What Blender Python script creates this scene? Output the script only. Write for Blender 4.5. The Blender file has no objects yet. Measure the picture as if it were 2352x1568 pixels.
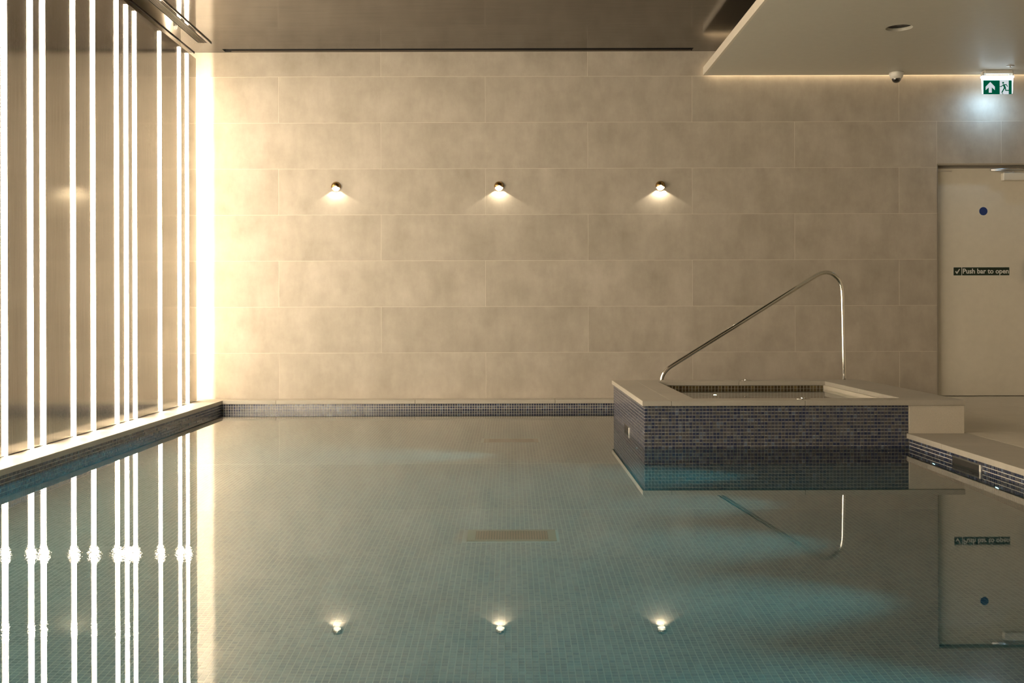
import bpy, bmesh, math, random
import numpy as np
from mathutils import Vector, Matrix

random.seed(7)
S = bpy.context.scene
C = S.collection
PI = math.pi

# ------------------------------------------------------------------ camera, world, exposure
F = 2475.0            # focal length in pixels of the 2352x1568 frame
HC = 0.846            # eye height above the pool water (water = z 0)
cam = bpy.data.cameras.new('camera')
cam.sensor_width = 36.0
cam.lens = 36.0 * F / 2352.0
cam.shift_x = (1176 - 1172) / 2352.0
cam.shift_y = (714 - 784) / 2352.0
cam.clip_end = 60
cam_o = bpy.data.objects.new('camera', cam)
C.objects.link(cam_o)
cam_o.location = (0, 0, HC)
cam_o.rotation_euler = (PI / 2, 0.0028, 0)
S.camera = cam_o

W = bpy.data.worlds.new('world')
S.world = W
W.use_nodes = True
W.node_tree.nodes['Background'].inputs[0].default_value = (0.9, 0.85, 0.75, 1)
W.node_tree.nodes['Background'].inputs[1].default_value = 0.02

vs = S.view_settings
vs.view_transform = 'Standard'
vs.look = 'None'
vs.gamma = 1
vs.use_curve_mapping = False
vs.exposure = 0.0
S.cycles.max_bounces = 9
S.cycles.diffuse_bounces = 3
S.cycles.glossy_bounces = 4
S.cycles.transmission_bounces = 5
S.cycles.sample_clamp_indirect = 0.0
S.cycles.adaptive_threshold = 0.025

STRIP_POWER = 49.0
STRIP_COL = (1.0, 0.83, 0.62)
POOL_LAMP_COL = (0.16, 0.70, 0.74)
POOL_LAMP_W = 5.2

# ------------------------------------------------------------------ materials
def mat(name):
    m = bpy.data.materials.new(name)
    m.use_nodes = True
    nt = m.node_tree
    for n in list(nt.nodes):
        nt.nodes.remove(n)
    out = nt.nodes.new('ShaderNodeOutputMaterial')
    return m, nt, out

def principled(nt, out, col=(.5, .5, .5), rough=.5, metal=0.0, spec=0.5, coat=0.0):
    b = nt.nodes.new('ShaderNodeBsdfPrincipled')
    b.inputs['Base Color'].default_value = (*col, 1)
    b.inputs['Roughness'].default_value = rough
    b.inputs['Metallic'].default_value = metal
    b.inputs['Specular IOR Level'].default_value = spec
    b.inputs['Coat Weight'].default_value = coat
    nt.links.new(b.outputs[0], out.inputs[0])
    return b

def simple(name, col, rough=.5, metal=0.0, spec=.5, coat=0.0, fine=0.03):
    """plain finish with a faint procedural unevenness"""
    m, nt, out = mat(name)
    b = principled(nt, out, col, rough, metal, spec, coat)
    tc = nt.nodes.new('ShaderNodeTexCoord')
    n = nt.nodes.new('ShaderNodeTexNoise'); n.inputs['Scale'].default_value = 18; n.inputs['Detail'].default_value = 4
    nt.links.new(tc.outputs['Object'], n.inputs['Vector'])
    mx = nt.nodes.new('ShaderNodeMix'); mx.data_type = 'RGBA'
    mx.inputs[6].default_value = (*[c * (1 - fine * 2) for c in col], 1)
    mx.inputs[7].default_value = (*[min(1, c * (1 + fine * 2)) for c in col], 1)
    nt.links.new(n.outputs[0], mx.inputs[0])
    nt.links.new(mx.outputs[2], b.inputs['Base Color'])
    return m

def emit(name, col, s):
    m, nt, out = mat(name)
    e = nt.nodes.new('ShaderNodeEmission')
    e.inputs[0].default_value = (*col, 1); e.inputs[1].default_value = s
    nt.links.new(e.outputs[0], out.inputs[0])
    return m

def ramp(nt, stops):
    r = nt.nodes.new('ShaderNodeValToRGB')
    el = r.color_ramp.elements
    while len(el) < len(stops):
        el.new(0.5)
    for e, (p, c) in zip(el, stops):
        e.position = p; e.color = (*c, 1)
    return r

def stone(name, dark, light, rough=.5, streak=(1.2, 9, 1.2), spec=.35, scale=1.0, contrast=1.0, var=.10, grain=0.0, bump=.0006):
    """cement-look porcelain: soft clouds, brushed streaks, small tone change from piece to piece"""
    m, nt, out = mat(name)
    L = nt.links.new
    b = principled(nt, out, light, rough, 0, spec)
    tc = nt.nodes.new('ShaderNodeTexCoord')
    oi = nt.nodes.new('ShaderNodeObjectInfo')
    off = nt.nodes.new('ShaderNodeVectorMath'); off.operation = 'SCALE'
    cx = nt.nodes.new('ShaderNodeCombineXYZ')
    for i in range(3): L(oi.outputs['Random'], cx.inputs[i])
    L(cx.outputs[0], off.inputs[0]); off.inputs['Scale'].default_value = 57.0
    ad = nt.nodes.new('ShaderNodeVectorMath'); ad.operation = 'ADD'
    L(tc.outputs['Object'], ad.inputs[0]); L(off.outputs[0], ad.inputs[1])
    n1 = nt.nodes.new('ShaderNodeTexNoise')
    n1.inputs['Scale'].default_value = 2.2 * scale; n1.inputs['Detail'].default_value = 8; n1.inputs['Roughness'].default_value = .62
    L(ad.outputs[0], n1.inputs['Vector'])
    mp = nt.nodes.new('ShaderNodeMapping'); mp.inputs['Scale'].default_value = streak
    L(ad.outputs[0], mp.inputs['Vector'])
    n2 = nt.nodes.new('ShaderNodeTexNoise')
    n2.inputs['Scale'].default_value = 3.0 * scale; n2.inputs['Detail'].default_value = 9; n2.inputs['Roughness'].default_value = .7
    L(mp.outputs[0], n2.inputs['Vector'])
    mixn = nt.nodes.new('ShaderNodeMix'); mixn.data_type = 'FLOAT'; mixn.inputs[0].default_value = .45
    L(n1.outputs[0], mixn.inputs[2]); L(n2.outputs[0], mixn.inputs[3])
    w = .17 / contrast
    r = ramp(nt, [(.5 - w, dark), (.5 + w, light)])
    L(mixn.outputs[0], r.inputs[0])
    hv = nt.nodes.new('ShaderNodeMath'); hv.operation = 'MULTIPLY_ADD'
    L(oi.outputs['Random'], hv.inputs[0]); hv.inputs[1].default_value = var; hv.inputs[2].default_value = 1 - var * .5
    hs = nt.nodes.new('ShaderNodeVectorMath'); hs.operation = 'SCALE'
    L(r.outputs[0], hs.inputs[0]); L(hv.outputs[0], hs.inputs['Scale'])
    last = hs.outputs[0]
    if grain:
        g = nt.nodes.new('ShaderNodeTexNoise'); g.inputs['Scale'].default_value = 260; g.inputs['Detail'].default_value = 3
        L(ad.outputs[0], g.inputs['Vector'])
        ga = nt.nodes.new('ShaderNodeMath'); ga.operation = 'MULTIPLY_ADD'
        L(g.outputs[0], ga.inputs[0]); ga.inputs[1].default_value = grain; ga.inputs[2].default_value = 1 - grain * .5
        gs = nt.nodes.new('ShaderNodeVectorMath'); gs.operation = 'SCALE'
        L(last, gs.inputs[0]); L(ga.outputs[0], gs.inputs['Scale'])
        last = gs.outputs[0]
    L(last, b.inputs['Base Color'])
    bp = nt.nodes.new('ShaderNodeBump'); bp.inputs['Strength'].default_value = .5; bp.inputs['Distance'].default_value = bump
    L(n2.outputs[0], bp.inputs['Height']); L(bp.outputs[0], b.inputs['Normal'])
    return m

def mosaic_mat(name, stops, rough=.22, spec=.6, noise=.35):
    """vitreous mosaic: one tone per tile (per island and per object), cloudy swirl inside each tile"""
    m, nt, out = mat(name)
    L = nt.links.new
    b = principled(nt, out, (.1, .1, .1), rough, 0, spec)
    ge = nt.nodes.new('ShaderNodeNewGeometry')
    oi = nt.nodes.new('ShaderNodeObjectInfo')
    a = nt.nodes.new('ShaderNodeMath'); a.operation = 'ADD'
    L(ge.outputs['Random Per Island'], a.inputs[0]); L(oi.outputs['Random'], a.inputs[1])
    fr = nt.nodes.new('ShaderNodeMath'); fr.operation = 'FRACT'; L(a.outputs[0], fr.inputs[0])
    n = nt.nodes.new('ShaderNodeTexNoise'); n.inputs['Scale'].default_value = 70; n.inputs['Detail'].default_value = 3
    n.inputs['Distortion'].default_value = 1.5
    L(ge.outputs['Position'], n.inputs['Vector'])
    mm = nt.nodes.new('ShaderNodeMath'); mm.operation = 'MULTIPLY_ADD'
    L(n.outputs[0], mm.inputs[0]); mm.inputs[1].default_value = noise; mm.inputs[2].default_value = -noise * .5
    sm = nt.nodes.new('ShaderNodeMath'); sm.operation = 'ADD'; sm.use_clamp = True
    L(fr.outputs[0], sm.inputs[0]); L(mm.outputs[0], sm.inputs[1])
    r = ramp(nt, stops); L(sm.outputs[0], r.inputs[0])
    L(r.outputs[0], b.inputs['Base Color'])
    return m

def gloss_panel(name, dark, light, rough, streak, metal, bump, ior=1.5, rough_var=.08):
    """polished bronze-toned sheet with a fine brushed streak"""
    m, nt, out = mat(name)
    L = nt.links.new
    b = principled(nt, out, light, rough, metal, .5)
    b.inputs['IOR'].default_value = ior
    tc = nt.nodes.new('ShaderNodeTexCoord')
    mp = nt.nodes.new('ShaderNodeMapping'); mp.inputs['Scale'].default_value = streak
    L(tc.outputs['Object'], mp.inputs['Vector'])
    n = nt.nodes.new('ShaderNodeTexNoise'); n.inputs['Scale'].default_value = 4; n.inputs['Detail'].default_value = 8; n.inputs['Roughness'].default_value = .65
    L(mp.outputs[0], n.inputs['Vector'])
    r = ramp(nt, [(.32, dark), (.68, light)]); L(n.outputs[0], r.inputs[0])
    L(r.outputs[0], b.inputs['Base Color'])
    rr = nt.nodes.new('ShaderNodeMath'); rr.operation = 'MULTIPLY_ADD'
    L(n.outputs[0], rr.inputs[0]); rr.inputs[1].default_value = rough_var; rr.inputs[2].default_value = max(0, rough - rough_var * .5)
    L(rr.outputs[0], b.inputs['Roughness'])
    bp = nt.nodes.new('ShaderNodeBump'); bp.inputs['Strength'].default_value = 1; bp.inputs['Distance'].default_value = bump
    L(n.outputs[0], bp.inputs['Height']); L(bp.outputs[0], b.inputs['Normal'])
    return m

def water_mat(name, tint, bands=(), amp=2.2e-5, fres=1.75):
    m, nt, out = mat(name)
    L = nt.links.new
    fr = nt.nodes.new('ShaderNodeFresnel'); fr.inputs[0].default_value = fres
    gl = nt.nodes.new('ShaderNodeBsdfGlossy'); gl.inputs['Roughness'].default_value = 0.0; gl.inputs[0].default_value = (1, 1, 1, 1)
    rf = nt.nodes.new('ShaderNodeBsdfRefraction'); rf.inputs['IOR'].default_value = 1.333; rf.inputs['Roughness'].default_value = 0.0
    rf.inputs[0].default_value = (*tint, 1)
    mx = nt.nodes.new('ShaderNodeMixShader')
    L(fr.outputs[0], mx.inputs[0]); L(rf.outputs[0], mx.inputs[1]); L(gl.outputs[0], mx.inputs[2])
    L(mx.outputs[0], out.inputs[0])
    tc = nt.nodes.new('ShaderNodeTexCoord')
    n = nt.nodes.new('ShaderNodeTexNoise'); n.inputs['Scale'].default_value = 4.0; n.inputs['Detail'].default_value = 2
    wm = nt.nodes.new('ShaderNodeMapping'); wm.inputs['Scale'].default_value = (.45, 1, 1)
    L(tc.outputs['Object'], wm.inputs['Vector']); L(wm.outputs[0], n.inputs['Vector'])
    h = nt.nodes.new('ShaderNodeMath'); h.operation = 'MULTIPLY'; h.inputs[1].default_value = amp * 4
    L(n.outputs[0], h.inputs[0])
    total = h.outputs[0]
    sx = nt.nodes.new('ShaderNodeSeparateXYZ'); L(tc.outputs['Object'], sx.inputs[0])
    n2 = nt.nodes.new('ShaderNodeTexNoise'); n2.inputs['Scale'].default_value = 100; n2.inputs['Detail'].default_value = 2
    L(tc.outputs['Object'], n2.inputs['Vector'])
    for (yc, wd, a, xmax) in bands:
        d = nt.nodes.new('ShaderNodeMath'); d.operation = 'SUBTRACT'; L(sx.outputs[1], d.inputs[0]); d.inputs[1].default_value = yc
        q = nt.nodes.new('ShaderNodeMath'); q.operation = 'DIVIDE'; L(d.outputs[0], q.inputs[0]); q.inputs[1].default_value = wd
        p = nt.nodes.new('ShaderNodeMath'); p.operation = 'POWER'; L(q.outputs[0], p.inputs[0]); p.inputs[1].default_value = 2
        e = nt.nodes.new('ShaderNodeMath'); e.operation = 'SUBTRACT'; e.use_clamp = True; e.inputs[0].default_value = 1; L(p.outputs[0], e.inputs[1])
        xm = nt.nodes.new('ShaderNodeMapRange'); L(sx.outputs[0], xm.inputs[0])
        xm.inputs[1].default_value = xmax - .5; xm.inputs[2].default_value = xmax; xm.inputs[3].default_value = 1; xm.inputs[4].default_value = .12
        t = nt.nodes.new('ShaderNodeMath'); t.operation = 'MULTIPLY'; L(e.outputs[0], t.inputs[0]); L(n2.outputs[0], t.inputs[1])
        t2 = nt.nodes.new('ShaderNodeMath'); t2.operation = 'MULTIPLY'; L(t.outputs[0], t2.inputs[0]); L(xm.outputs[0], t2.inputs[1])
        t3 = nt.nodes.new('ShaderNodeMath'); t3.operation = 'MULTIPLY_ADD'; L(t2.outputs[0], t3.inputs[0]); t3.inputs[1].default_value = a; L(total, t3.inputs[2])
        total = t3.outputs[0]
    bp = nt.nodes.new('ShaderNodeBump'); bp.inputs['Strength'].default_value = 1; bp.inputs['Distance'].default_value = 1.0
    L(total, bp.inputs['Height'])
    for k in (fr, gl, rf): L(bp.outputs[0], k.inputs['Normal'])
    return m

M = {}
M['wall'] = stone('beige_cement_porcelain', (.30, .265, .215), (.445, .40, .335), .55, (1, 1, .35), scale=1.9, contrast=.9, var=.09)
M['grout'] = simple('pale_grout', (.56, .51, .43), .8)
M['coping'] = stone('sand_stone_coping', (.33, .305, .255), (.43, .395, .33), .55, (1.0, 10, 1), scale=1.0, contrast=.7, var=.05, grain=.22)
M['deck'] = stone('sand_stone_deck', (.52, .475, .39), (.63, .58, .48), .5, (1.0, 10, 1), scale=1.0, contrast=.8, var=.05)
M['plinth'] = stone('speckled_stone', (.46, .42, .345), (.58, .53, .44), .6, (1, 1, 1), scale=2, contrast=.5, var=.02, grain=.5)
M['joint'] = simple('deck_joint', (.22, .20, .165), .8)
M['mosaic'] = mosaic_mat('navy_glass_mosaic', [(0, (.018, .027, .068)), (.3, (.032, .040, .080)), (.55, (.050, .054, .078)), (.85, (.074, .073, .080)), (1, (.09, .12, .18))])
M['mosaic_floor'] = mosaic_mat('blue_green_floor_mosaic', [(0, (.165, .225, .245)), (.5, (.215, .275, .285)), (1, (.27, .325, .325))], .3, .3, .3)
M['mosaic_gold'] = mosaic_mat('gold_brown_mosaic', [(0, (.045, .028, .008)), (.5, (.075, .05, .016)), (1, (.13, .095, .035))], .25, .5)
M['floor_grout'] = simple('pool_floor_grout', (.44, .48, .47), .7)
M['mosaic_grout'] = simple('mosaic_grout', (.52, .50, .44), .7)
M['panel'] = gloss_panel('bronze_wall_panel', (.44, .41, .36), (.56, .53, .475), .11, (1, 26, .8), .88, .00012)
M['ceiling'] = gloss_panel('dark_bronze_ceiling', (.06, .05, .038), (.125, .104, .08), .09, (.7, 14, 1), .6, .0002)
M['soffit'] = simple('satin_grey_beige_paint', (.50, .485, .42), .38, 0, .5)
M['soffit_edge'] = simple('cream_fascia_paint', (.62, .57, .48), .5)
M['plaster'] = simple('beige_plaster', (.62, .57, .48), .7)
M['black'] = simple('black_recess', (.006, .005, .004), .6)
M['dark_metal'] = simple('dark_aluminium', (.05, .042, .034), .35, .8)
M['vent'] = simple('bronze_vent_metal', (.26, .22, .17), .3, .8)
M['vent_slat'] = simple('dark_bronze_slat', (.15, .12, .09), .45, .6)
M['steel'] = simple('polished_stainless_steel', (.72, .70, .66), .08, 1.0, fine=.01)
M['alu'] = simple('brushed_aluminium', (.60, .58, .55), .35, 1.0)
M['brass'] = simple('dark_brass', (.36, .23, .09), .24, 1.0)
M['lens'] = emit('warm_lamp_lens', (1.0, .86, .62), 5.0)
M['strip'] = emit('warm_white_diffuser', STRIP_COL, STRIP_POWER)
M['corner_strip'] = emit('bright_warm_diffuser', (1.0, .84, .64), STRIP_POWER * 4.4)
M['cove'] = emit('warm_cove_tape', (1.0, .76, .48), 28.0)
M['door'] = simple('cream_door_paint', (.62, .58, .49), .45)
M['frame'] = simple('grey_beige_frame_paint', (.34, .31, .26), .45)
M['white_plastic'] = simple('white_plastic', (.68, .66, .60), .4)
M['smoke'] = simple('smoked_dome', (.008, .008, .008), .05, 0, .8, 1.0)
M['sign_glow'] = emit('cool_white_sign_light', (.80, .93, 1.0), 3.2)
M['sign_green'] = emit('backlit_sign_green', (.0, .085, .042), 1.0)
M['sign_white'] = emit('backlit_sign_white', (.74, .80, .84), .85)
M['green_print'] = simple('dark_green_print', (.004, .018, .008), .45)
M['white_print'] = simple('off_white_print', (.62, .62, .58), .5)
M['blue_print'] = simple('blue_print', (.004, .03, .16), .4)
M['grate'] = simple('brown_grate', (.21, .135, .075), .5)
M['grate_frame'] = simple('grate_frame', (.27, .245, .165), .5)
M['slot_shade'] = simple('painted_slot_shade', (.03, .028, .024), .5)
M['skimmer_flap'] = simple('grey_skimmer_flap', (.10, .095, .08), .4)
M['grate_gap'] = simple('grate_gap', (.07, .042, .022), .6)
M['pool_lamp'] = emit('pool_lamp_lens', (.75, .95, 1.0), 4.0)
M['tub_lamp'] = emit('tub_lamp_lens', (.75, 1.0, .62), 10.0)
M['black_plastic'] = simple('black_plastic', (.018, .016, .014), .35)
M['water'] = water_mat('pool_water_surface', (.70, .955, .975),
                       [(3.77, .15, 3.0e-4, -.9), (2.87, .10, 6e-5, -.9), (5.75, .06, 6e-5, -1.3), (6.7, .06, 6e-5, -1.5), (4.2, .35, 1.0e-5, 9.0), (3.0, .9, 6e-6, 9.0)], 3.0e-6)
M['tub_water'] = water_mat('tub_water_surface', (.92, 1.0, .88), (), 2.0e-6, 1.35)

# ------------------------------------------------------------------ helpers
def link(name, me, m=None, parent=None, loc=None):
    o = bpy.data.objects.new(name, me)
    C.objects.link(o)
    if m is not None and me is not None and not me.materials:
        me.materials.append(m)
    if parent is not None:
        o.parent = parent
    if loc is not None:
        o.location = loc
    return o

def empty(name, loc=(0, 0, 0)):
    o = bpy.data.objects.new(name, None)
    C.objects.link(o)
    o.location = loc
    o.empty_display_size = .05
    return o

def tag(o, label=None, cat=None, group=None, kind=None):
    if label: o['label'] = label
    if cat: o['category'] = cat
    if group: o['group'] = group
    if kind: o['kind'] = kind
    return o

def bm_box(bm, a, b):
    x0, y0, z0 = a; x1, y1, z1 = b
    v = [bm.verts.new(p) for p in ((x0, y0, z0), (x1, y0, z0), (x1, y1, z0), (x0, y1, z0), (x0, y0, z1), (x1, y0, z1), (x1, y1, z1), (x0, y1, z1))]
    for f in ((0, 3, 2, 1), (4, 5, 6, 7), (0, 1, 5, 4), (1, 2, 6, 5), (2, 3, 7, 6), (3, 0, 4, 7)):
        bm.faces.new([v[i] for i in f])

def done(bm, name, m, parent=None, loc=None, smooth=False, bevel=0.0, seg=2):
    if bevel > 0:
        bmesh.ops.bevel(bm, geom=list(bm.edges), offset=bevel, segments=seg, affect='EDGES', profile=.5)
    bmesh.ops.recalc_face_normals(bm, faces=bm.faces)
    me = bpy.data.meshes.new(name)
    bm.to_mesh(me); bm.free()
    if smooth:
        for p in me.polygons: p.use_smooth = True
    return link(name, me, m, parent, loc)

def box(name, a, b, m, parent=None, bevel=0.0, seg=1, centre=True):
    """box from corner a to corner b (parent space); the object's origin sits at its own centre"""
    a = Vector(a); b = Vector(b)
    c = (a + b) / 2 if centre else Vector((0, 0, 0))
    bm = bmesh.new(); bm_box(bm, a - c, b - c)
    return done(bm, name, m, parent, c, bevel=bevel, seg=seg)

def boxes(name, lst, m, parent=None):
    bm = bmesh.new()
    for a, b in lst: bm_box(bm, a, b)
    return done(bm, name, m, parent)

def lathe(name, prof, m, parent=None, loc=(0, 0, 0), axis='Z', n=40, smooth=True):
    bm = bmesh.new()
    rings = []
    for r, z in prof:
        if r < 1e-6:
            rings.append([bm.verts.new((0, 0, z))])
        else:
            rings.append([bm.verts.new((r * math.cos(2 * PI * i / n), r * math.sin(2 * PI * i / n), z)) for i in range(n)])
    for A, B in zip(rings, rings[1:]):
        for i in range(n):
            j = (i + 1) % n
            q = [A[i % len(A)], A[j % len(A)], B[j % len(B)], B[i % len(B)]]
            q = list(dict.fromkeys(q))
            if len(q) > 2: bm.faces.new(q)
    if axis == '-Y': bmesh.ops.rotate(bm, verts=bm.verts, matrix=Matrix.Rotation(PI / 2, 3, 'X'))
    if axis == '-X': bmesh.ops.rotate(bm, verts=bm.verts, matrix=Matrix.Rotation(-PI / 2, 3, 'Y'))
    return done(bm, name, m, parent, loc, smooth=smooth)

def tube(name, pts, r, m, parent=None, n=20):
    bm = bmesh.new()
    pts = [Vector(p) for p in pts]
    prev = None
    up = Vector((0, 1, 0))
    for i, p in enumerate(pts):
        t = (pts[min(i + 1, len(pts) - 1)] - pts[max(i - 1, 0)]).normalized()
        s = t.cross(up)
        if s.length < 1e-4: s = t.cross(Vector((1, 0, 0)))
        s.normalize(); u = s.cross(t)
        ring = [bm.verts.new(p + r * (math.cos(2 * PI * k / n) * s + math.sin(2 * PI * k / n) * u)) for k in range(n)]
        if prev:
            for k in range(n):
                bm.faces.new((prev[k], prev[(k + 1) % n], ring[(k + 1) % n], ring[k]))
        else:
            bm.faces.new(ring)
        prev = ring
    bm.faces.new(prev)
    return done(bm, name, m, parent, smooth=True)

def poly_plate(name, polys, m, parent, y, t=.001, loc=None):
    """flat printed shape(s) in the x-z plane, facing -Y, thickness t"""
    bm = bmesh.new()
    for pts in polys:
        fr = [bm.verts.new((x, y - t, z)) for x, z in pts]
        bk = [bm.verts.new((x, y, z)) for x, z in pts]
        bm.faces.new(fr); bm.faces.new(bk[::-1])
        for i in range(len(pts)):
            j = (i + 1) % len(pts)
            bm.faces.new((fr[i], bk[i], bk[j], fr[j]))
    return done(bm, name, m, parent, loc)

def capsule(a, b, w, n=6):
    """outline of a thick stroke with round ends, from a to b"""
    a = Vector(a); b = Vector(b); d = (b - a).normalized(); ang = math.atan2(d.y, d.x)
    out = []
    for k in range(n + 1):
        t = ang - PI / 2 + PI * k / n
        out.append((b.x + w * math.cos(t), b.y + w * math.sin(t)))
    for k in range(n + 1):
        t = ang + PI / 2 + PI * k / n
        out.append((a.x + w * math.cos(t), a.y + w * math.sin(t)))
    return out

def mosaic(name, origin, u, v, nu, nv, pitch, gap, m, parent, keep=None, h=.0025, kind='stuff'):
    """nu x nv separate little tiles (bevelled tops) laid from origin along u and v, all in one mesh"""
    o = np.array(origin, float); u = np.array(u, float); v = np.array(v, float)
    nrm = np.cross(u, v)
    ii, jj = np.meshgrid(np.arange(nu), np.arange(nv), indexing='ij')
    ii = ii.ravel(); jj = jj.ravel()
    if keep is not None:
        k = keep(ii, jj); ii = ii[k]; jj = jj[k]
    n = len(ii)
    rng = np.random.default_rng(nu * 131 + nv)
    base = o + np.outer(ii * pitch + gap / 2, u) + np.outer(jj * pitch + gap / 2, v)
    s = pitch - gap
    e = .0007
    corners = []
    tilt = rng.normal(0, .00012, (n, 4))
    for lvl, ins in ((0, 0), (1, e)):
        for q, (cu, cv) in enumerate(((ins, ins), (s - ins, ins), (s - ins, s - ins), (ins, s - ins))):
            hh = (tilt[:, q] + h) if lvl else np.zeros(n)
            corners.append(base + cu * u + cv * v + np.outer(hh, nrm))
    verts = np.stack(corners, 1).reshape(-1, 3)
    idx = np.array([[4, 5, 6, 7], [0, 1, 5, 4], [1, 2, 6, 5], [2, 3, 7, 6], [3, 0, 4, 7]])
    faces = (idx[None] + 8 * np.arange(n)[:, None, None]).reshape(-1, 4)
    me = bpy.data.meshes.new(name)
    me.vertices.add(len(verts)); me.vertices.foreach_set('co', verts.astype(np.float32).ravel())
    me.loops.add(faces.size); me.loops.foreach_set('vertex_index', faces.astype(np.int32).ravel())
    me.polygons.add(len(faces)); me.polygons.foreach_set('loop_start', np.arange(0, faces.size, 4, dtype=np.int32))
    me.polygons.foreach_set('use_smooth', np.zeros(len(faces), dtype=bool))
    me.update(calc_edges=True)
    ob = link(name, me, m, parent)
    if kind: ob['kind'] = kind
    return ob

def quad(name, pts, m, parent=None):
    me = bpy.data.meshes.new(name)
    me.from_pydata([tuple(p) for p in pts], [], [tuple(range(len(pts)))])
    me.update()
    return link(name, me, m, parent)

# ------------------------------------------------------------------ plan (metres; x right, y away from the camera, z up from the water)
YW = 9.41                     # tiled end wall
XP = -2.667                   # bronze panel wall
ZC = 0.086                    # coping and deck level
ZT = 3.106                    # bronze ceiling
XL, XR, YB, YN = -2.481, 2.456, 9.233, 1.0   # inside faces of the pool
DEPTH = 0.66
XE, YF = 6.0, -3.0            # far side wall, wall behind the camera
DX0, DX1, DZ1 = 3.726, 4.70, 2.12   # door opening
PT, GAP = .0211, .0026

# ------------------------------------------------------------------ end wall, tiles one by one
wall = empty('wall_back', (0, YW, 0)); tag(wall, 'beige tiled end wall behind the pool', kind='structure')
def rel(o, root):             # keep world placement when parenting to a moved empty
    o.location = Vector(o.location) - root.location
    return o
gr = boxes('grout_bed', [((-2.95, -.0072, -.8), (DX0, .20, ZT + .1)), ((DX1, -.0072, -.8), (XE, .20, ZT + .1)), ((DX0, -.0072, DZ1), (DX1, .20, ZT + .1))], M['grout'], wall)
rows = [.083 + .4013 * k for k in range(9)]
def clip_tile(x0, x1, z0, z1):
    if x1 <= DX0 or x0 >= DX1 or z0 >= DZ1: return [(x0, x1, z0, z1)]
    out = []
    if x0 < DX0: out.append((x0, DX0, z0, z1))
    if x1 > DX1: out.append((DX1, x1, z0, z1))
    if z1 > DZ1: out.append((max(x0, DX0), min(x1, DX1), DZ1, z1))
    return out
for k in range(8):
    z0, z1 = rows[k], min(rows[k + 1], ZT)
    start = -2.023 - 1.8 if k % 2 == 0 else -1.129 - 1.8
    x = start
    while x < XE:
        a, b = max(x, -2.95), min(x + 1.8045, XE)
        if b > a + .02:
            for (p0, p1, q0, q1) in clip_tile(a, b, z0, z1):
                rel(box('tile', (p0 + .0016, YW - .008, q0 + .0016), (p1 - .0016, YW + .004, q1 - .0016), M['wall'], wall, bevel=.0008), wall)
        x += 1.8045

# ------------------------------------------------------------------ other walls, ceiling
wr = box('wall_right', (XE, YF, -.8), (XE + .2, YW + .2, ZT + .1), M['plaster']); tag(wr, 'plain beige plaster side wall', kind='structure')
wf = box('wall_front', (-2.95, YF - .2, -.8), (XE, YF, ZT + .1), M['plaster']); tag(wf, 'plain beige plaster wall facing the pool', kind='structure')
def ceiling_sheet():
    """flat sheet with two long recesses for the vents"""
    xs_ = [-2.95, -2.618, -2.540, -2.475, 1.585, XE]; ys_ = [YF, 3.0, 9.06, 9.275, 9.374, YW]
    hole = lambda i, j: (i == 1 and j == 1) or (i == 3 and j == 3)
    bm = bmesh.new(); g = {}
    def V(i, j, up=0):
        if (i, j, up) not in g: g[(i, j, up)] = bm.verts.new((xs_[i], ys_[j], ZT + (.06 if up == 1 else .1 if up == 2 else 0)))
        return g[(i, j, up)]
    for i in range(5):
        for j in range(5):
            q = [(i, j), (i, j + 1), (i + 1, j + 1), (i + 1, j)]
            if hole(i, j):
                bm.faces.new([V(a, b, 1) for a, b in q])
                for k in range(4):
                    a, b = q[k], q[(k + 1) % 4]
                    bm.faces.new([V(*a), V(*b), V(*b, 1), V(*a, 1)])
            else:
                bm.faces.new([V(a, b) for a, b in q])
            bm.faces.new([V(a, b, 2) for a, b in q[::-1]])
    me = bpy.data.meshes.new('ceiling'); bm.to_mesh(me); bm.free()
    return link('ceiling', me, M['ceiling'])
ceil = ceiling_sheet()
tag(ceil, 'glossy dark bronze ceiling with brushed streaks', kind='structure')

# soffit slab over the deck, held off the end wall, with a light tape in the gap
ZS = 2.886
SPX, SPY, SPR = (2067 - 1172) / F * 7.80, 7.80, .094
bm = bmesh.new()
x0, x1, y0, y1 = 1.70, XE, YF, 9.355
B = [bm.verts.new(p) for p in ((x0, y0, ZS), (x1, y0, ZS), (x1, y1, ZS), (x0, y1, ZS))]
T = [bm.verts.new((v.co.x, v.co.y, ZS + .07)) for v in B]
bm.faces.new(T)
for k in range(4): bm.faces.new((B[k], B[(k + 1) % 4], T[(k + 1) % 4], T[k]))
n = 48
low = [bm.verts.new((SPX + SPR * math.cos(2 * PI * k / n - 3 * PI / 4), SPY + SPR * math.sin(2 * PI * k / n - 3 * PI / 4), ZS)) for k in range(n)]
top = [bm.verts.new((v.co.x, v.co.y, ZS + .024)) for v in low]
for k in range(n): bm.faces.new((low[k], low[(k + 1) % n], top[(k + 1) % n], top[k]))
bm.faces.new(top)
for c in range(4):            # fan each quarter of the hole to its corner of the slab
    for k in range(c * 12 - 6, c * 12 + 6): bm.faces.new((B[c], low[k % n], low[(k + 1) % n]))
    bm.faces.new((B[c], low[(c * 12 + 6) % n], B[(c + 1) % 4]))
sof = done(bm, 'ceiling_soffit', M['soffit'])
tag(sof, 'lowered grey beige ceiling slab over the deck', kind='structure')
fas = box('fascia', (1.68, YF, ZS), (1.70, 9.355, ZS + .07), M['soffit_edge'])
fas.parent = sof; fas.location = fas.location - sof.location
hg = empty('suspension', (0, 0, 0)); hg.parent = sof; hg.location = -sof.location
boxes('hanger', [((x, y, ZS + .07), (x + .05, y + .05, ZT)) for x in (2.4, 4.0, 5.6) for y in (0.0, 3.0, 6.0, 9.0)], M['alu'], hg)
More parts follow.
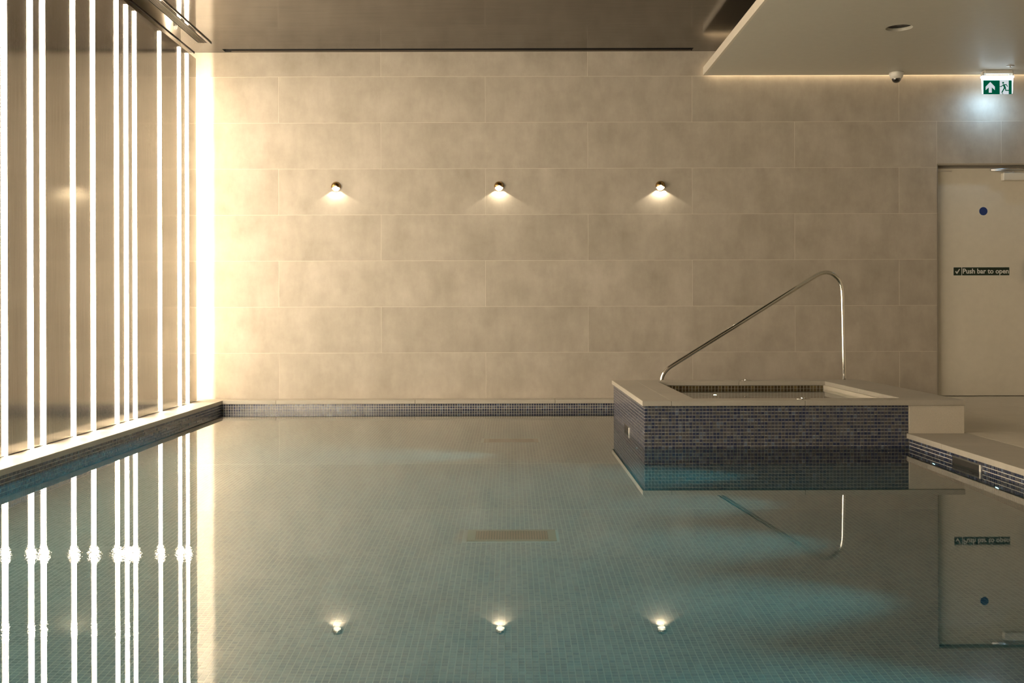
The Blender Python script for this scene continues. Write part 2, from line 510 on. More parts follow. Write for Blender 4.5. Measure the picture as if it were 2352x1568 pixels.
cv = empty('cove_light', (3.8, 9.30, ZS + .07)); tag(cv, 'warm light tape tucked above the lowered ceiling along the tiled wall', 'light strip')
box('light_tape', (-2.08, .0575, -.026), (2.15, .062, -.016), M['cove'], cv)
box('channel', (-2.10, .055, -.028), (2.17, .0575, -.014), M['alu'], cv)

# ------------------------------------------------------------------ left wall: panels between vertical light strips
wl = empty('wall_left', (XP, 0, 0)); tag(wl, 'bronze panelled wall with vertical light strips', kind='structure')
boxes('backing_wall', [((-.28, YF, -.8), (-.20, YW + .2, ZT + .1))], M['plaster'], wl)
SP = .010             # how far a strip stands off the panels (its mirror image doubles it)
ys = [F * 2.667 / (1172 - xl - SP * (1172 - xl) / 2.667) for xl in (3, 63.3, 92.3, 162.5, 208.7, 263.5, 285.7, 305.4, 363.3, 408.7, 426.5)]
near = [5.24, 4.93, 4.51, 4.33, 4.16, 3.61, 3.13, 2.92, 2.50, 2.19, 1.77, 1.59, 1.42, .87, .39, .0]  # unseen strips continuing the row out of frame, added for their light
ys = sorted(ys + near)
edges = [YF] + [y + .014 for y in ys] + [9.167]
for a, b in zip(edges, edges[1:]):
    o = box('panel', (-.045, a + .0015, ZC + .004), (0, b - .0015, 3.0), M['panel'], wl, bevel=.0015)
sg = 'light strips on the panelled wall'
first = None
for y in ys:
    if first is None:
        first = empty('light_strip', (XP, y, ZC))
        parts = [box('diffuser', (.002, 0, .004), (SP, .028, 2.895), M['strip'], first),
                 box('channel', (0, .001, .002), (.0025, .027, 2.897), M['alu'], first)]
        s = first
    else:
        s = first.copy(); C.objects.link(s); s.location = (XP, y, ZC)
        for p in parts:
            c = p.copy(); C.objects.link(c); c.parent = s
    tag(s, 'tall warm white light strip standing on the stone ledge against bronze panels', 'light strip', sg)
# the strip hidden in the cavity behind the last panel, washing the corner of the end wall
s = empty('corner_light_strip', (-2.79, 9.0, ZC)); tag(s, 'warm light strip hidden behind the last bronze panel washing the wall corner', 'light strip')
box('diffuser', (-.015, 0, .004), (.012, .010, 2.895), M['corner_strip'], s)
box('channel', (-.018, -.004, .002), (.015, 0, 2.897), M['alu'], s)

# ------------------------------------------------------------------ pool basin
pool = empty('pool_basin', (0, 0, 0)); tag(pool, 'mosaic lined swimming pool with sand stone edge', kind='structure')
# grout shells
boxes('floor_bed', [((XL - .05, YN - .05, -DEPTH - .10), (XR + .05, YB + .05, -DEPTH + .0012))], M['floor_grout'], pool)
boxes('wall_bed', [((XL - .03, YN - .03, -DEPTH), (XL + .0012, YB + .03, ZC - .032)),
                   ((XR - .0012, YN - .03, -DEPTH), (XR + .03, YB + .03, ZC - .032)),
                   ((XL - .03, YB - .0012, -DEPTH), (XR + .03, YB + .03, ZC - .032)),
                   ((XL - .03, YN - .03, -DEPTH), (XR + .03, YN + .0012, ZC - .032))], M['mosaic_grout'], pool)
nx = int((XR - XL) / PT) + 1; ny = int((YB - YN) / PT); nz = int((DEPTH + .054) / PT) + 1
z0 = .054 - nz * PT
# the 300 floor tiles that show largest are pieces of their own
cx0 = -((nx * PT) / 2)
I, J = np.meshgrid(np.arange(nx), np.arange(ny), indexing='ij')
tx = cx0 + (I + .5) * PT; ty = YN + (J + .5) * PT
vis = (ty > 3.12) & (tx > -1168 / F * ty) & (tx < 1176 / F * ty) & (np.abs(tx) < 1.45)
cand = sorted(((ty[i, j], abs(tx[i, j]), i, j) for i, j in zip(*np.where(vis & (ty < 3.3)))))[:300]
own = np.zeros((nx, ny), bool)
for _, _, i, j in cand: own[i, j] = True
# keep clear of the drain covers
drains = [(0.004, 4.775), (0.004, 7.775)]
for (dx, dy) in drains:
    own |= (np.abs(tx - dx) < .205) & (np.abs(ty - dy) < .115)
fl = mosaic('floor_mosaic', (cx0, YN, -DEPTH), (1, 0, 0), (0, 1, 0), nx, ny, PT, GAP, M['mosaic_floor'], pool, keep=lambda i, j: ~own[i, j], h=.0017)
tm = None
for (_, _, i, j) in cand:
    if tm is None:
        bm = bmesh.new(); s_ = (PT - GAP) / 2
        lo = [bm.verts.new((a * s_, b * s_, 0)) for a, b in ((-1, -1), (1, -1), (1, 1), (-1, 1))]
        hi = [bm.verts.new((a * (s_ - .0007), b * (s_ - .0007), .0017)) for a, b in ((-1, -1), (1, -1), (1, 1), (-1, 1))]
        bm.faces.new(hi)
        for q in range(4): bm.faces.new((lo[q], lo[(q + 1) % 4], hi[(q + 1) % 4], hi[q]))
        t0 = done(bm, 'tile', M['mosaic_floor'], pool); tm = t0.data
        t0.location = (cx0 + (i + .5) * PT, YN + (j + .5) * PT, -DEPTH)
    else:
        link('tile', tm, None, pool, (cx0 + (i + .5) * PT, YN + (j + .5) * PT, -DEPTH))
mosaic('end_wall_mosaic', (XL, YB, z0), (1, 0, 0), (0, 0, 1), nx, nz, PT, GAP, M['mosaic'], pool)
# skimmer opening in the side wall
SKY0, SKY1 = 5.63, 5.965
mosaic('side_wall_mosaic', (XL, YN, z0), (0, 1, 0), (0, 0, 1), ny, nz, PT, GAP, M['mosaic'], pool)
mosaic('side_wall_mosaic', (XR, YB, z0), (0, -1, 0), (0, 0, 1), ny, nz, PT, GAP, M['mosaic'], pool,
       keep=lambda i, j: ~((YB - i * PT > SKY0) & (YB - (i + 1) * PT < SKY1) & (z0 + (j + 1) * PT > -.075) & (z0 + j * PT < .03)))

# coping stones
def coping_run(axis, cuts, lo, hi, name='coping_stone', parent=pool, z1=ZC, t=.032, m=None):
    for a, b in zip(cuts, cuts[1:]):
        p = (a + .001, lo, z1 - t) if axis == 'x' else (lo, a + .001, z1 - t)
        q = (b - .001, hi, z1) if axis == 'x' else (hi, b - .001, z1)
        o = box(name, p, q, m or M['coping'], None, bevel=.0025, seg=2)
        o.parent = parent; o.location = Vector(o.location) - parent.location
coping_run('x', [-2.466, -2.008, -.816, .382, 1.58, 2.441], 9.218, YW - .008)
coping_run('y', [-.5, .865, 2.065, 3.265, 4.465, 5.665, 6.865, 8.065, YW - .008], -2.94, -2.466)
coping_run('y', [.62, 1.31, 2.51, 3.71, 4.91, 6.11, 7.31, 8.51, YW - .008], 2.441, 2.82)
coping_run('x', [-2.466, -1.4, -.2, 1.0, 2.2, 2.441], .62, 1.015)

# drain covers on the pool floor
def drain(x, y, label):
    d = empty('floor_drain', (x, y, -DEPTH)); tag(d, label, 'drain cover')
    box('backing', (-.165, -.082, .0015), (.165, .082, .003), M['grate_gap'], d)
    boxes('frame', [((-.196, -.105, .0012), (-.160, .105, .008)), ((.160, -.105, .0012), (.196, .105, .008)),
                    ((-.160, -.105, .0012), (.160, -.079, .008)), ((-.160, .079, .0012), (.160, .105, .008))], M['grate_frame'], d)
    proto = None
    for k in range(27):
        bx_ = -.1534 + k * .0118
        if proto is None:
            proto = box('bar', (-.0034, -.079, .002), (.0034, .079, .0075), M['grate'], d); proto.location.x = bx_
        else:
            c = proto.copy(); C.objects.link(c); c.location.x = bx_
drain(*drains[0], 'brown slotted drain cover on the pool floor in the open middle of the pool')
drain(*drains[1], 'brown slotted drain cover on the pool floor close to the tiled end wall')

# skimmer in the side wall
def skimmer(name, loc, rz, label, parent=None):
    s = empty(name, loc); s.rotation_euler.z = rz; tag(s, label, 'skimmer' if parent is None else None)
    if parent is not None: s.parent = parent; s.location = Vector(loc) - parent.location
    # local: opening in the y-z plane, facing -x; y along the wall
    box('opening', (-.0012, -.190, -.098), (0, .190, .052), M['slot_shade'], s)  # flush plate, no recess: the slot's inner shade is put into its colour
    box('jamb', (-.010, -.186, -.085), (-.0012, -.172, .036), M['white_plastic'], s, bevel=.0015)
    box('weir_flap', (-.0026, -.160, -.080), (-.0014, .160, -.012), M['skimmer_flap'], s)
    box('lintel', (-.0030, -.172, .030), (-.0012, .180, .038), M['skimmer_flap'], s)
skimmer('pool_skimmer', (XR - .0012, (SKY0 + SKY1) / 2, 0), 0, 'dark skimmer slot with pale jamb in the blue mosaic below the deck edge')

# underwater lamps on the deck side of the pool
def pool_lamp(loc, face, power, label):
    """face: unit vector the lamp shines along"""
    l = empty('pool_lamp', loc); tag(l, label, 'pool light', 'underwater lamps in the pool wall')
    ax = '-X' if face == 'x' else '-Y'
    lathe('rim', [(.034, 0), (.034, .006), (.026, .009), (.026, 0)], M['steel'], l, axis=ax)
    lathe('lens', [(0, .006), (.025, .004), (.025, 0)], M['pool_lamp'], l, axis=ax, n=16)
    ld = bpy.data.lights.new('pool_lamp_light', 'AREA'); ld.shape = 'DISK'; ld.size = .05
    ld.energy = power; ld.color = POOL_LAMP_COL; ld.spread = math.radians(38)
    lo = bpy.data.objects.new('lamp_light', ld); C.objects.link(lo); lo.parent = l
    if face == 'x':
        lo.location = (-.016, 0, 0); lo.rotation_euler = (0, PI / 2, 0)
    else:
        lo.location = (0, -.016, 0); lo.rotation_euler = (PI / 2, 0, 0); lo.rotation_euler = (-PI / 2, 0, 0) if face == '-y' else (PI / 2, 0, 0)
LLAB = 'round underwater lamp in the blue mosaic pool wall below the deck'
for k in range(7):  # the lamps nearer than the frame edge are unseen, added to light the water
    pool_lamp((XR - .004, 6.23 - .81 * k, -.30), 'x', POOL_LAMP_W, LLAB)
pool_lamp((.825 - .004, 7.04, -.36), 'x', POOL_LAMP_W, 'round underwater lamp low in the mosaic side of the hot tub')

# water
me = bpy.data.meshes.new('pool_water')
me.from_pydata([(XL, YN, 0), (.823, YN, 0), (XR, YN, 0), (XR, 6.645, 0), (.823, 6.645, 0), (XL, 6.645, 0), (XL, 8.60, 0), (.823, 8.60, 0),
                (XR, 8.60, 0), (XR, YB, 0), (.823, YB, 0), (XL, YB, 0)], [],
               [(0, 1, 4, 5), (1, 2, 3, 4), (5, 4, 7, 6), (6, 7, 10, 11), (7, 8, 9, 10)])
me.update()
water = link('pool_water', me, M['water']); tag(water, 'still clear pool water mirroring the tiled wall and lights', 'water', kind='stuff')

# ------------------------------------------------------------------ deck
deck = empty('floor', (0, 0, 0)); tag(deck, 'sand coloured stone deck beside the pool', kind='structure')
boxes('deck_bed', [((2.83, YF, -.2), (XE, YW + .2, ZC - .006)), ((-2.94, YF, -.2), (2.83, .62, ZC - .006)), ((2.49, .62, -.2), (2.83, YW, ZC - .034))], M['joint'], deck)
xs = [2.82, 3.39, 3.99, 4.59, 5.19, 5.79, XE]
for i, (a, b) in enumerate(zip(xs, xs[1:])):
    y = YF - (.6 if i % 2 else 0) + .11
    while y < YW:
        q0, q1 = max(y, YF), min(y + 1.2, YW - .008)
        box('paving_tile', (a + .0012, q0 + .0012, ZC - .02), (b - .0012, q1 - .0012, ZC), M['deck'], deck, bevel=.001)
        y += 1.2
for i in range(5):
    for k in range(3):
        box('paving_tile', (-2.94 + i * 1.15 + .0012, YF + k * 1.2 + .0012, ZC - .02), (-2.94 + (i + 1) * 1.15 - .0012, YF + (k + 1) * 1.2 - .0012, ZC), M['deck'], deck, bevel=.001)
box('threshold', (DX0, YW - .005, ZC - .03), (DX1, YW + .19, ZC), M['deck'], deck)

# ------------------------------------------------------------------ raised hot tub
TX0, TX1, TY0, TY1 = .825, 2.452, 6.642, 8.605      # mosaic body
CX0, CX1, CY0, CY1 = .810, 2.796, 6.622, 8.620      # coping outline
IX0, IX1, IY0, IY1 = 1.155, 2.457, 6.81, 8.43       # opening
ZJ = .2907
tub = empty('hot_tub', (TX0, TY0, 0)); tag(tub, 'raised square hot tub clad in blue mosaic with stone rim', 'hot tub')
def R(o): o.location = Vector(o.location) - tub.location; return o
zj0 = -DEPTH
boxes_ = [((TX0 + .0012, TY0 + .0012, zj0), (IX0 - .02, TY1 - .0012, ZJ - .033)), ((IX1 + .02, TY0 + .0012, zj0), (TX1 + .01, TY1 - .0012, ZJ - .033)),
          ((IX0 - .02, TY0 + .0012, zj0), (IX1 + .02, IY0 - .02, ZJ - .033)), ((IX0 - .02, IY1 + .02, zj0), (IX1 + .02, TY1 - .0012, ZJ - .033))]
R(boxes('core', boxes_, M['mosaic_grout'], tub))
R(boxes('plinth', [((TX1 + .003, TY0 - .010, ZC), (CX1 - .004, TY1, ZJ - .033))], M['plinth'], tub))
nj = 77; pj = (TX1 - TX0) / nj
nzj = int((ZJ - .033 + DEPTH) / PT) + 1; zz0 = (ZJ - .033) - nzj * PT + .006
R(mosaic('front_mosaic', (TX0, TY0 + .0006, zz0), (1, 0, 0), (0, 0, 1), nj, nzj, pj, GAP, M['mosaic'], tub))
nyj = int((TY1 - TY0) / PT)
SJ0, SJ1 = 7.47, 7.80
R(mosaic('side_mosaic', (TX0 + .0006, TY0 + nyj * PT, zz0), (0, -1, 0), (0, 0, 1), nyj, nzj, PT, GAP, M['mosaic'], tub,
         keep=lambda i, j: ~((TY0 + (nyj - i) * PT > SJ0) & (TY0 + (nyj - i - 1) * PT < SJ1) & (zz0 + (j + 1) * PT > -.075) & (zz0 + j * PT < .03))))
R(mosaic('rear_mosaic', (TX1, TY1 - .0006, zz0), (-1, 0, 0), (0, 0, 1), nj, nzj, pj, GAP, M['mosaic'], tub))
# rim stones
def rim(a, b):
    o = box('rim_stone', (a[0] + .0008, a[1] + .0008, ZJ - .032), (b[0] - .0008, b[1] - .0008, ZJ), M['coping'], None, bevel=.0022, seg=2)
    o.parent = tub; o.location = Vector(o.location) - tub.location
rim((CX0, CY0), (.99, CY1)); rim((.99, IY0), (IX0, IY1))
rim((.99, CY0), (1.812, IY0)); rim((1.812, CY0), (CX1, IY0))
rim((.99, IY1), (1.79, CY1)); rim((1.79, IY1), (CX1, CY1))
rim((IX1, IY0), (CX1, 7.62)); rim((IX1, 7.62), (CX1, IY1))
# inside of the tub
TB = -.62
PG = .0257
R(boxes('basin_bed', [((IX0 - .06, IY0 - .06, TB - .03), (IX1 + .06, IY1 + .06, TB + .0012)),
                      ((IX0 - .06, IY0 - .06, TB), (IX0 - .0138, IY1 + .06, ZJ - .033)), ((IX1 + .0138, IY0 - .06, TB), (IX1 + .06, IY1 + .06, ZJ - .033)),
                      ((IX0 - .06, IY0 - .06, TB), (IX1 + .06, IY0 - .0138, ZJ - .033)), ((IX0 - .06, IY1 + .0138, TB), (IX1 + .06, IY1 + .06, ZJ - .033))], M['mosaic_grout'], tub))
ngx = int((IX1 - IX0 + .03) / PG); ngy = int((IY1 - IY0 + .03) / PG); ngz = int((ZJ - .034 - TB) / PG); zg = ZJ - .034 - ngz * PG
R(mosaic('inner_mosaic', (IX0 - .015, IY1 + .015, zg), (1, 0, 0), (0, 0, 1), ngx, ngz, PG, .003, M['mosaic_gold'], tub))
R(mosaic('inner_mosaic', (IX0 - .015, IY0 - .015, zg), (0, 1, 0), (0, 0, 1), ngy, ngz, PG, .003, M['mosaic_gold'], tub))
R(mosaic('inner_mosaic', (IX1 + .015, IY1 + .015, zg), (0, -1, 0), (0, 0, 1), ngy, ngz, PG, .003, M['mosaic_gold'], tub))
R(mosaic('inner_mosaic', (IX1 + .015, IY0 - .015, zg), (-1, 0, 0), (0, 0, 1), ngx, ngz, PG, .003, M['mosaic_gold'], tub))
R(mosaic('inner_floor_mosaic', (IX0 - .015, IY0 - .015, TB), (1, 0, 0), (0, 1, 0), ngx, ngy, PG, .003, M['mosaic_gold'], tub))
tw = quad('tub_water', [(IX0 - .0138, IY0 - .0138, .232), (IX1 + .0138, IY0 - .0138, .232), (IX1 + .0138, IY1 + .0138, .232), (IX0 - .0138, IY1 + .0138, .232)], M['tub_water'])
tag(tw, 'greenish lit water filling the raised hot tub', 'water', kind='stuff')
# two push buttons on the rim, tub lamp, overflow slot
def button(x, y):
    b = empty('push_button', (x, y, ZJ)); b.parent = tub; b.location = b.location - tub.location; tag(b, 'flat round steel push button')
    lathe('plate', [(0, 0), (.047, 0), (.047, .0025), (.044, .004), (.020, .004)], M['steel'], b)
    lathe('knob', [(.013, .003), (.013, .010), (.010, .0125), (0, .0135)], M['steel'], b)
button(1.862, 8.53)
button(1.83, 6.745)
tl = empty('tub_lamp', (1.60, IY1 + .0118, -.30)); tl.parent = tub; tl.location = tl.location - tub.location; tag(tl, 'round underwater lamp')
lathe('rim', [(.024, 0), (.024, .006), (.0125, .008), (.0125, 0)], M['steel'], tl, axis='-Y')
lathe('lens', [(0, .006), (.012, .004), (.012, 0)], M['tub_lamp'], tl, axis='-Y', n=16)
ld = bpy.data.lights.new('tub_lamp_light', 'AREA'); ld.shape = 'DISK'; ld.size = .025; ld.energy = 1.2; ld.color = (.80, 1.0, .60)
lo = bpy.data.objects.new('lamp_light', ld); C.objects.link(lo); lo.parent = tl; lo.location = (0, -.016, 0); lo.rotation_euler = (-PI / 2, 0, 0)
skimmer('skimmer_slot', (TX0 + .0004, (SJ0 + SJ1) / 2, 0), 0, 'dark skimmer slot in the mosaic side', tub)
of = empty('overflow_slot', (IX1 + .0128, 8.02, .232)); of.parent = tub; of.location = of.location - tub.location; tag(of, 'small steel framed overflow slot')
boxes('frame', [((-.004, -.10, .014), (.001, .10, .02)), ((-.004, -.10, -.03), (.001, .10, -.024)), ((-.004, -.10, -.024), (.001, -.092, .014)), ((-.004, .092, -.024), (.001, .10, .014))], M['steel'], of)
box('opening', (-.0015, -.092, -.024), (0, .092, .014), M['black'], of)

# ------------------------------------------------------------------ handrail behind the hot tub
hr = empty('handrail', (2.69, 8.68, ZC)); tag(hr, 'polished steel handrail sloping down into the pool behind the hot tub', 'handrail')
def px(x, y): return Vector(((x - 1172) / 285.0, 8.68, .846 + (712 - y) / 285.0))
def arc(p0, p1, p2, n=12):
    return [(1 - t) ** 2 * p0 + 2 * t * (1 - t) * p1 + t * t * p2 for t in [k / n for k in range(n + 1)]]
a0 = px(1518, 880); a0.z = -DEPTH
path = [a0, px(1519, 878)] + arc(px(1519, 873), px(1519, 853), px(1545, 837)) + [px(1700, 741), px(1860, 641.5)] + \
       arc(px(1872, 634), px(1902, 616), px(1920, 636), 10)[:-1] + arc(px(1919, 635), px(1934, 646), px(1934.5, 680), 10)
b0 = px(1938.5, 870); b1 = b0.copy(); b1.z = ZC
path += [b0, b1]
o = tube('rail', [p - hr.location for p in path], .0165, M['steel'], hr)
lathe('floor_flange', [(.017, 0), (.045, 0), (.045, .006), (.040, .010), (.019, .010)], M['steel'], hr, loc=(b1.x - 2.69, 0, 0))

# ------------------------------------------------------------------ wall lights
def wall_light(x, label):
    w = empty('wall_light', (x, YW - .008, 1.934)); tag(w, label, 'wall light', 'round wall lights on the tiled wall')
    lathe('backplate', [(0, 0), (.036, 0), (.036, .004), (0, .004)], M['brass'], w, axis='-Y')
    # globe in a thin ring: upper cap is brass, the lower wedge open and glowing
    n, k = 40, 20; r = .042
    bm = bmesh.new(); g = {}
    def sp(i, j):      # i around the y axis, j from ring (0) to front pole (k)
        key = (i % n if j < k else 0, j)
        if key not in g:
            t = 2 * PI * i / n; f = PI / 2 * j / k
            g[key] = bm.verts.new((r * math.cos(f) * math.cos(t), -.004 - .040 * math.sin(f), r * math.cos(f) * math.sin(t)))
        return g[key]
    for i in range(n):
        for j in range(k):
            t = 2 * PI * (i + .5) / n; f = PI / 2 * (j + .5) / k
            xx, zz = math.cos(f) * math.cos(t), math.cos(f) * math.sin(t)
            if zz > .12 - abs(xx) * .55:
                vs_ = list(dict.fromkeys([sp(i, j), sp(i + 1, j), sp(i + 1, j + 1), sp(i, j + 1)]))
                if len(vs_) > 2: bm.faces.new(vs_)
    sh = done(bm, 'shade', M['brass'], w, smooth=True)
    so = sh.modifiers.new('thick', 'SOLIDIFY'); so.thickness = .002; so.offset = -1
    lp = [(0, .010)] + [(.0385 * math.cos(t), .0385 * math.sin(t)) for t in [math.radians(200 + 140 * k / 16) for k in range(17)]]
    poly_plate('lens', [lp[::-1]], M['lens'], w, -.0045, .004)
    bm = bmesh.new()
    N, K = 40, 8
    vv = [[bm.verts.new(((.0412 + .0014 * math.cos(2 * PI * b / K)) * math.cos(2 * PI * a / N), -.006 + .0014 * math.sin(2 * PI * b / K), (.0412 + .0014 * math.cos(2 * PI * b / K)) * math.sin(2 * PI * a / N))) for b in range(K)] for a in range(N)]
    for a in range(N):
        for b in range(K):
            bm.faces.new((vv[a][b], vv[(a + 1) % N][b], vv[(a + 1) % N][(b + 1) % K], vv[a][(b + 1) % K]))
    done(bm, 'ring', M['brass'], w, smooth=True)
    ld = bpy.data.lights.new('wall_light_beam', 'SPOT'); ld.energy = 4.2; ld.spot_size = math.radians(126); ld.spot_blend = .22
    ld.shadow_soft_size = .006; ld.color = (1.0, .86, .64)
    lo = bpy.data.objects.new('beam', ld); C.objects.link(lo); lo.parent = w; lo.location = (0, -.030, -.016); lo.rotation_euler = (0, 0, 0)
wall_light(-1.517, 'round brass wall light at the end of the row by the bronze panels')
wall_light(-.095, 'round brass wall light in the middle of the row of three')
wall_light(1.312, 'round brass wall light at the end of the row above the hot tub')

# ------------------------------------------------------------------ exit door
door = empty('door_1', (DX0, YW, ZC)); tag(door, 'cream painted exit door set back in the tiled wall', kind='structure')
DW = DX1 - DX0; DH = DZ1 - ZC
boxes('frame', [((0, 0, 0), (.012, .19, DH)), ((DW - .012, 0, 0), (DW, .19, DH)), ((.012, 0, DH - .012), (DW - .012, .19, DH))], M['frame'], door)
boxes('stop', [((.012, .085, 0), (.026, .19, DH - .012)), ((DW - .026, .085, 0), (DW - .012, .19, DH - .012)), ((.026, .085, DH - .040), (DW - .026, .19, DH - .012))], M['frame'], door)
box('leaf', (.016, .050, .006), (DW - .016, .094, DH - .034), M['door'], door, bevel=.0015)
for z in (.19, 1.02, 1.86):
    lathe('hinge', [(0, 0), (.006, 0), (.006, .10), (0, .10)], M['dark_metal'], door, loc=(.018, .044, z - .05), n=14)
box('corner_bracket', (.022, .040, DH - .062), (.15, .050, DH - .052), M['alu'], door)
cl = empty('door_closer', (4.34, YW + .05, 2.02)); cl.parent = door; cl.location = cl.location - door.location; tag(cl, 'cream overhead closer with steel arm')
box('body', (-.03, -.055, -.045), (.24, 0, .02), M['door'], cl, bevel=.004)
tube('arm', [(.06, -.035, .022), (.02, -.040, .030), (-.14, -.046, .044)], .008, M['alu'], cl, 12)
tube('link', [(-.14, -.046, .048), (.10, -.030, .056), (.22, -.012, .052)], .009, M['alu'], cl, 12)
lathe('pivot', [(0, 0), (.012, 0), (.012, .014), (0, .014)], M['alu'], cl, loc=(.06, -.035, .018), n=16)
yd = YW + .050
pb = empty('push_bar', (4.53, yd, ZC + 1.02)); pb.parent = door; pb.location = pb.location - door.location; tag(pb, 'black push bar latch')
box('housing', (-.015, -.05, -.02), (.05, 0, .17), M['black_plastic'], pb, bevel=.006, seg=2)
box('bar', (.035, -.075, .035), (.13, -.03, .075), M['alu'], pb, bevel=.008, seg=2)
box('latch', (-.008, -.056, .135), (.03, -.049, .158), M['alu'], pb, bevel=.002)
# the round blue notice
bd = empty('blue_notice', ((2259 - 1172) / 261.6, yd, .846 + (711 - 485) / 261.6)); tag(bd, 'small round blue notice stuck on the exit door', 'sign')
def circle(r, n=40, cx=0, cz=0): return [(cx + r * math.cos(2 * PI * k / n), cz + r * math.sin(2 * PI * k / n)) for k in range(n)]
poly_plate('backing', [circle(.0395)], M['white_print'], bd, 0, .001)
poly_plate('disc', [circle(.0365)], M['blue_print'], bd, -.001, .0005)
# push bar to open
sx0, sx1, sz0, sz1 = (2189.5 - 1172) / 261.6, (2319 - 1172) / 261.6, .846 + (711 - 633) / 261.6, .846 + (711 - 613) / 261.6
sp_ = empty('door_sign', ((sx0 + sx1) / 2, yd, (sz0 + sz1) / 2)); tag(sp_, 'dark green sign reading Push bar to open on the exit door', 'sign')
hw, hh = (sx1 - sx0) / 2, (sz1 - sz0) / 2
poly_plate('plate', [[(-hw, -hh), (hw, -hh), (hw, hh), (-hw, hh)]], M['white_print'], sp_, 0, .0010)
cut = -hw + .074
poly_plate('panel', [[(-hw + .003, -hh + .003), (cut - .003, -hh + .003), (cut - .003, hh - .003), (-hw + .003, hh - .003)],
                     [(cut + .003, -hh + .003), (hw - .003, -hh + .003), (hw - .003, hh - .003), (cut + .003, hh - .003)]], M['green_print'], sp_, -.0010, .0006)
c0 = -hw + .037
poly_plate('tick', [[(c0 - .021, -.003), (c0 - .012, .006), (c0 - .006, -.008), (c0 + .015, .022), (c0 + .022, .019), (c0 - .004, -.024)]], M['white_print'], sp_, -.0016, .0006)
def text(body, parent, h, m, x0, x1, z, y):
    cu = bpy.data.curves.new('lettering', 'FONT'); cu.body = body; cu.size = h; cu.offset = h * .022; cu.extrude = .0003
    cu.resolution_u = 3
    tmp = bpy.data.objects.new('lettering_curve', cu); C.objects.link(tmp)
    bpy.context.view_layer.update()
    me = bpy.data.meshes.new_from_object(tmp.evaluated_get(bpy.context.evaluated_depsgraph_get()))
    bpy.data.objects.remove(tmp)
    co = np.array([v.co[:] for v in me.vertices])
    lo_, hi_ = co.min(0), co.max(0)
    sc = (x1 - x0) / (hi_[0] - lo_[0])
    for v in me.vertices:
        v.co = Vector(((v.co.x - lo_[0]) * sc, v.co.z, v.co.y))
    ob = link('lettering', me, m, parent, (x0, y, z))
    return ob
text('Push bar to open', sp_, .060, M['white_print'], cut + .010, hw - .008, -.018, -.0019)

# ------------------------------------------------------------------ exit sign
SX = (2292 - 1172) / F * 9.20
es = empty('exit_sign', (SX, 9.20, ZS)); tag(es, 'lit green exit sign with arrow and running figure hanging from the ceiling slab', 'exit sign')
box('mount', (-.118, -.030, -.030), (.118, .030, 0), M['white_plastic'], es, bevel=.004)
for sx_ in (-1, 1):
    box('side_clip', (min(sx_ * .132, sx_ * .122), -.02, -.045), (max(sx_ * .132, sx_ * .122), .02, -.012), M['white_plastic'], es)
    box('hanger', (min(sx_ * .110, sx_ * .100), -.006, -.048), (max(sx_ * .110, sx_ * .100), .006, -.028), M['white_plastic'], es)
box('light_bar', (-.137, -.018, -.064), (.137, .018, -.047), M['sign_glow'], es, bevel=.002)
zt, zb = -.064, -.197
bm = bmesh.new()
f1 = [bm.verts.new((x, -.006, z)) for x, z in ((-.134, zt), (.134, zt), (.128, zb), (-.128, zb))]
f2 = [bm.verts.new((x, .006, z)) for x, z in ((-.134, zt), (.134, zt), (.128, zb), (-.128, zb))]
bm.faces.new(f1); bm.faces.new(f2[::-1])
for i in range(4): bm.faces.new((f1[i], f2[i], f2[(i + 1) % 4], f1[(i + 1) % 4]))
done(bm, 'light_panel', M['sign_glow'], es)
# print: photo crop units (19.6 px per photo px) mapped onto the panel
def sgn(x, y): return ((x - 1010) / 19.6 / 269.0, -.083 - (y - 450) / 19.6 / 269.0)
def S_(lst): return [sgn(*p) for p in lst]
poly_plate('green_field', [S_([(365, 455), (1650, 455), (1650, 1082), (365, 1082)])], M['sign_green'], es, -.006, .0008)
poly_plate('arrow', [S_([(680, 528), (885, 745), (885, 900), (747, 775), (747, 1012), (612, 1012), (612, 775), (472, 900), (472, 745)])], M['sign_white'], es, -.0068, .0006)
poly_plate('doorway', [S_([(1105, 470), (1508, 470), (1508, 1082), (1105, 1082)])], M['sign_white'], es, -.0068, .0006)
fig = [S_(circle(42, 24, 1256, 572))]
def stroke(a, b, w): fig.append([sgn(*p) for p in capsule(a, b, w)])
stroke((1120, 738), (1185, 735), 16); stroke((1185, 735), (1262, 655), 18); stroke((1262, 655), (1400, 655), 20)
stroke((1400, 655), (1450, 735), 17); stroke((1290, 680), (1340, 800), 42); stroke((1320, 790), (1205, 1000), 25)
stroke((1355, 790), (1372, 912), 24); stroke((1372, 912), (1535, 912), 22); stroke((1205, 1050), (1255, 1075), 12)
poly_plate('running_figure', fig, M['sign_green'], es, -.0074, .0005)
ld = bpy.data.lights.new('exit_sign_light', 'AREA'); ld.shape = 'RECTANGLE'; ld.size = .24; ld.size_y = .02; ld.energy = 1.7; ld.color = (.42, .70, 1.0)
lo = bpy.data.objects.new('downlight', ld); C.objects.link(lo); lo.parent = es; lo.location = (0, .020, -.199); lo.rotation_euler = (math.radians(28), 0, 0)

# ------------------------------------------------------------------ camera dome, speaker recess, sprinkler
cd = empty('dome_camera', ((2060 - 1172) / F * 9.27, 9.265, ZS)); tag(cd, 'white dome security camera with smoked bubble under the ceiling slab', 'security camera')
lathe('base', [(0, 0), (.060, 0), (.061, -.012), (.052, -.040), (.046, -.050), (.040, -.051)], M['white_plastic'], cd)
lathe('dome', [(.0395, -.048), (.0385, -.060), (.033, -.074), (.021, -.085), (.008, -.089), (0, -.0895)], M['smoke'], cd)
lathe('collar', [(.040, -.0505), (.0435, -.0505), (.0425, -.0545), (.0395, -.0545)], M['white_plastic'], cd)

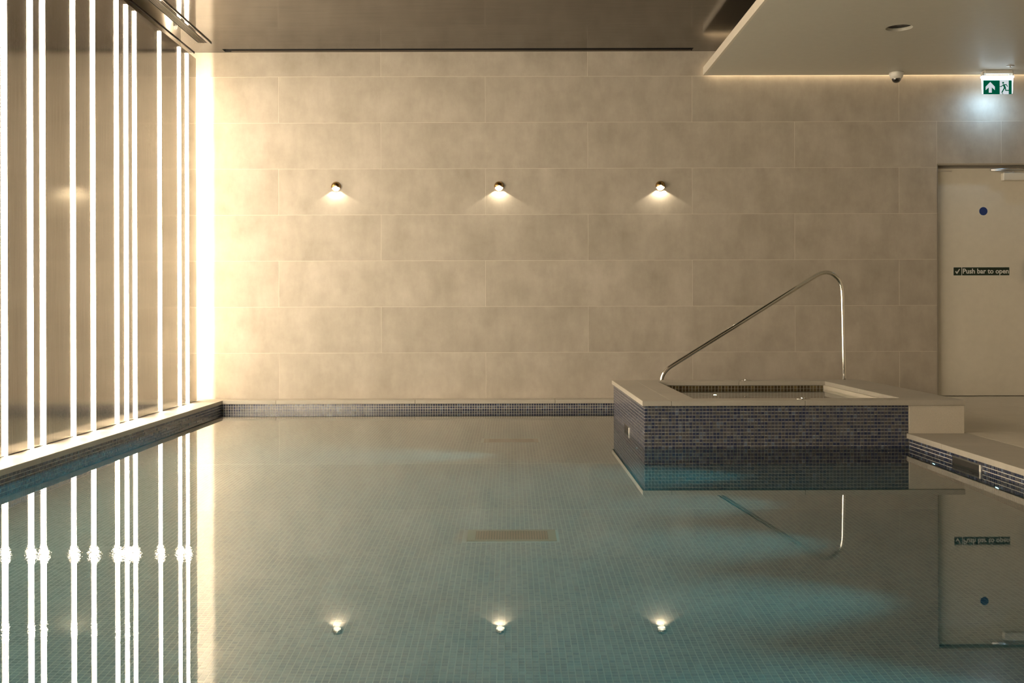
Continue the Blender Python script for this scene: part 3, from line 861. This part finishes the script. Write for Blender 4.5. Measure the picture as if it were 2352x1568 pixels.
dl = empty('recessed_speaker', (SPX, SPY, ZS + .0235)); tag(dl, 'round black recessed ceiling fitting in the grey beige ceiling slab', 'ceiling speaker')
lathe('grille', [(0, -.0015), (.0925, -.0015), (.0925, 0), (0, 0)], M['black'], dl)
lathe('centre_cap', [(0, -.004), (.018, -.0035), (.020, -.0012), (0, -.0012)], M['black_plastic'], dl)
spk = empty('sprinkler_head', ((2322 - 1172) / F * 9.02, 9.02, ZS)); tag(spk, 'tiny flat steel sprinkler head in the ceiling slab beside the exit sign', 'sprinkler')
lathe('plate', [(0, -.003), (.030, -.003), (.032, 0), (0, 0)], M['alu'], spk, n=24)
lathe('deflector', [(0, -.018), (.012, -.018), (.012, -.016), (.004, -.016), (.004, -.003)], M['alu'], spk, n=20)

# ------------------------------------------------------------------ vents in the bronze ceiling
vt = empty('linear_vent', (-2.579, 0, ZT)); tag(vt, 'long slotted vent in the bronze ceiling above the light strips', 'vent')
boxes('backing', [((-.0385, 3.001, .050), (.0385, 9.059, .059)), ((-.0385, 3.001, .002), (-.0375, 9.059, .050)), ((.0375, 3.001, .002), (.0385, 9.059, .050)), ((-.0375, 9.057, .002), (.0375, 9.059, .050))], M['black'], vt)
for k in range(5):
    x_ = -.0260 + k * .013
    box('slat', (x_ - .0020, 3.002, -.0005), (x_ + .0020, 9.058, .003), M['vent_slat'], vt)
t1 = box('trim_1', (-2.510, 3.0, ZT - .010), (-2.503, 9.06, ZT - .0002), M['dark_metal']); tag(t1, 'thin dark metal line in the bronze ceiling', kind='structure')
t2 = box('trim_2', (-2.753, 3.0, ZT - .008), (-2.747, YW - .01, ZT - .0002), M['black']); tag(t2, 'thin dark joint line in the bronze ceiling', kind='structure')
sv = empty('slot_vent', (-.445, 9.33, ZT)); tag(sv, 'long narrow black slot vent in the bronze ceiling along the tiled wall', 'vent')
boxes('backing', [((-2.0295, -.0545, .050), (2.0295, .0435, .059)), ((-2.0295, -.0545, .002), (2.0295, -.0535, .050)), ((-2.0295, .0425, .002), (2.0295, .0435, .050)),
                  ((-2.0295, -.0535, .002), (-2.0285, .0425, .050)), ((2.0285, -.0535, .002), (2.0295, .0425, .050))], M['black'], sv)
box('slat', (-1.97, .026, -.0005), (2.02, .030, .004), M['vent_slat'], sv)
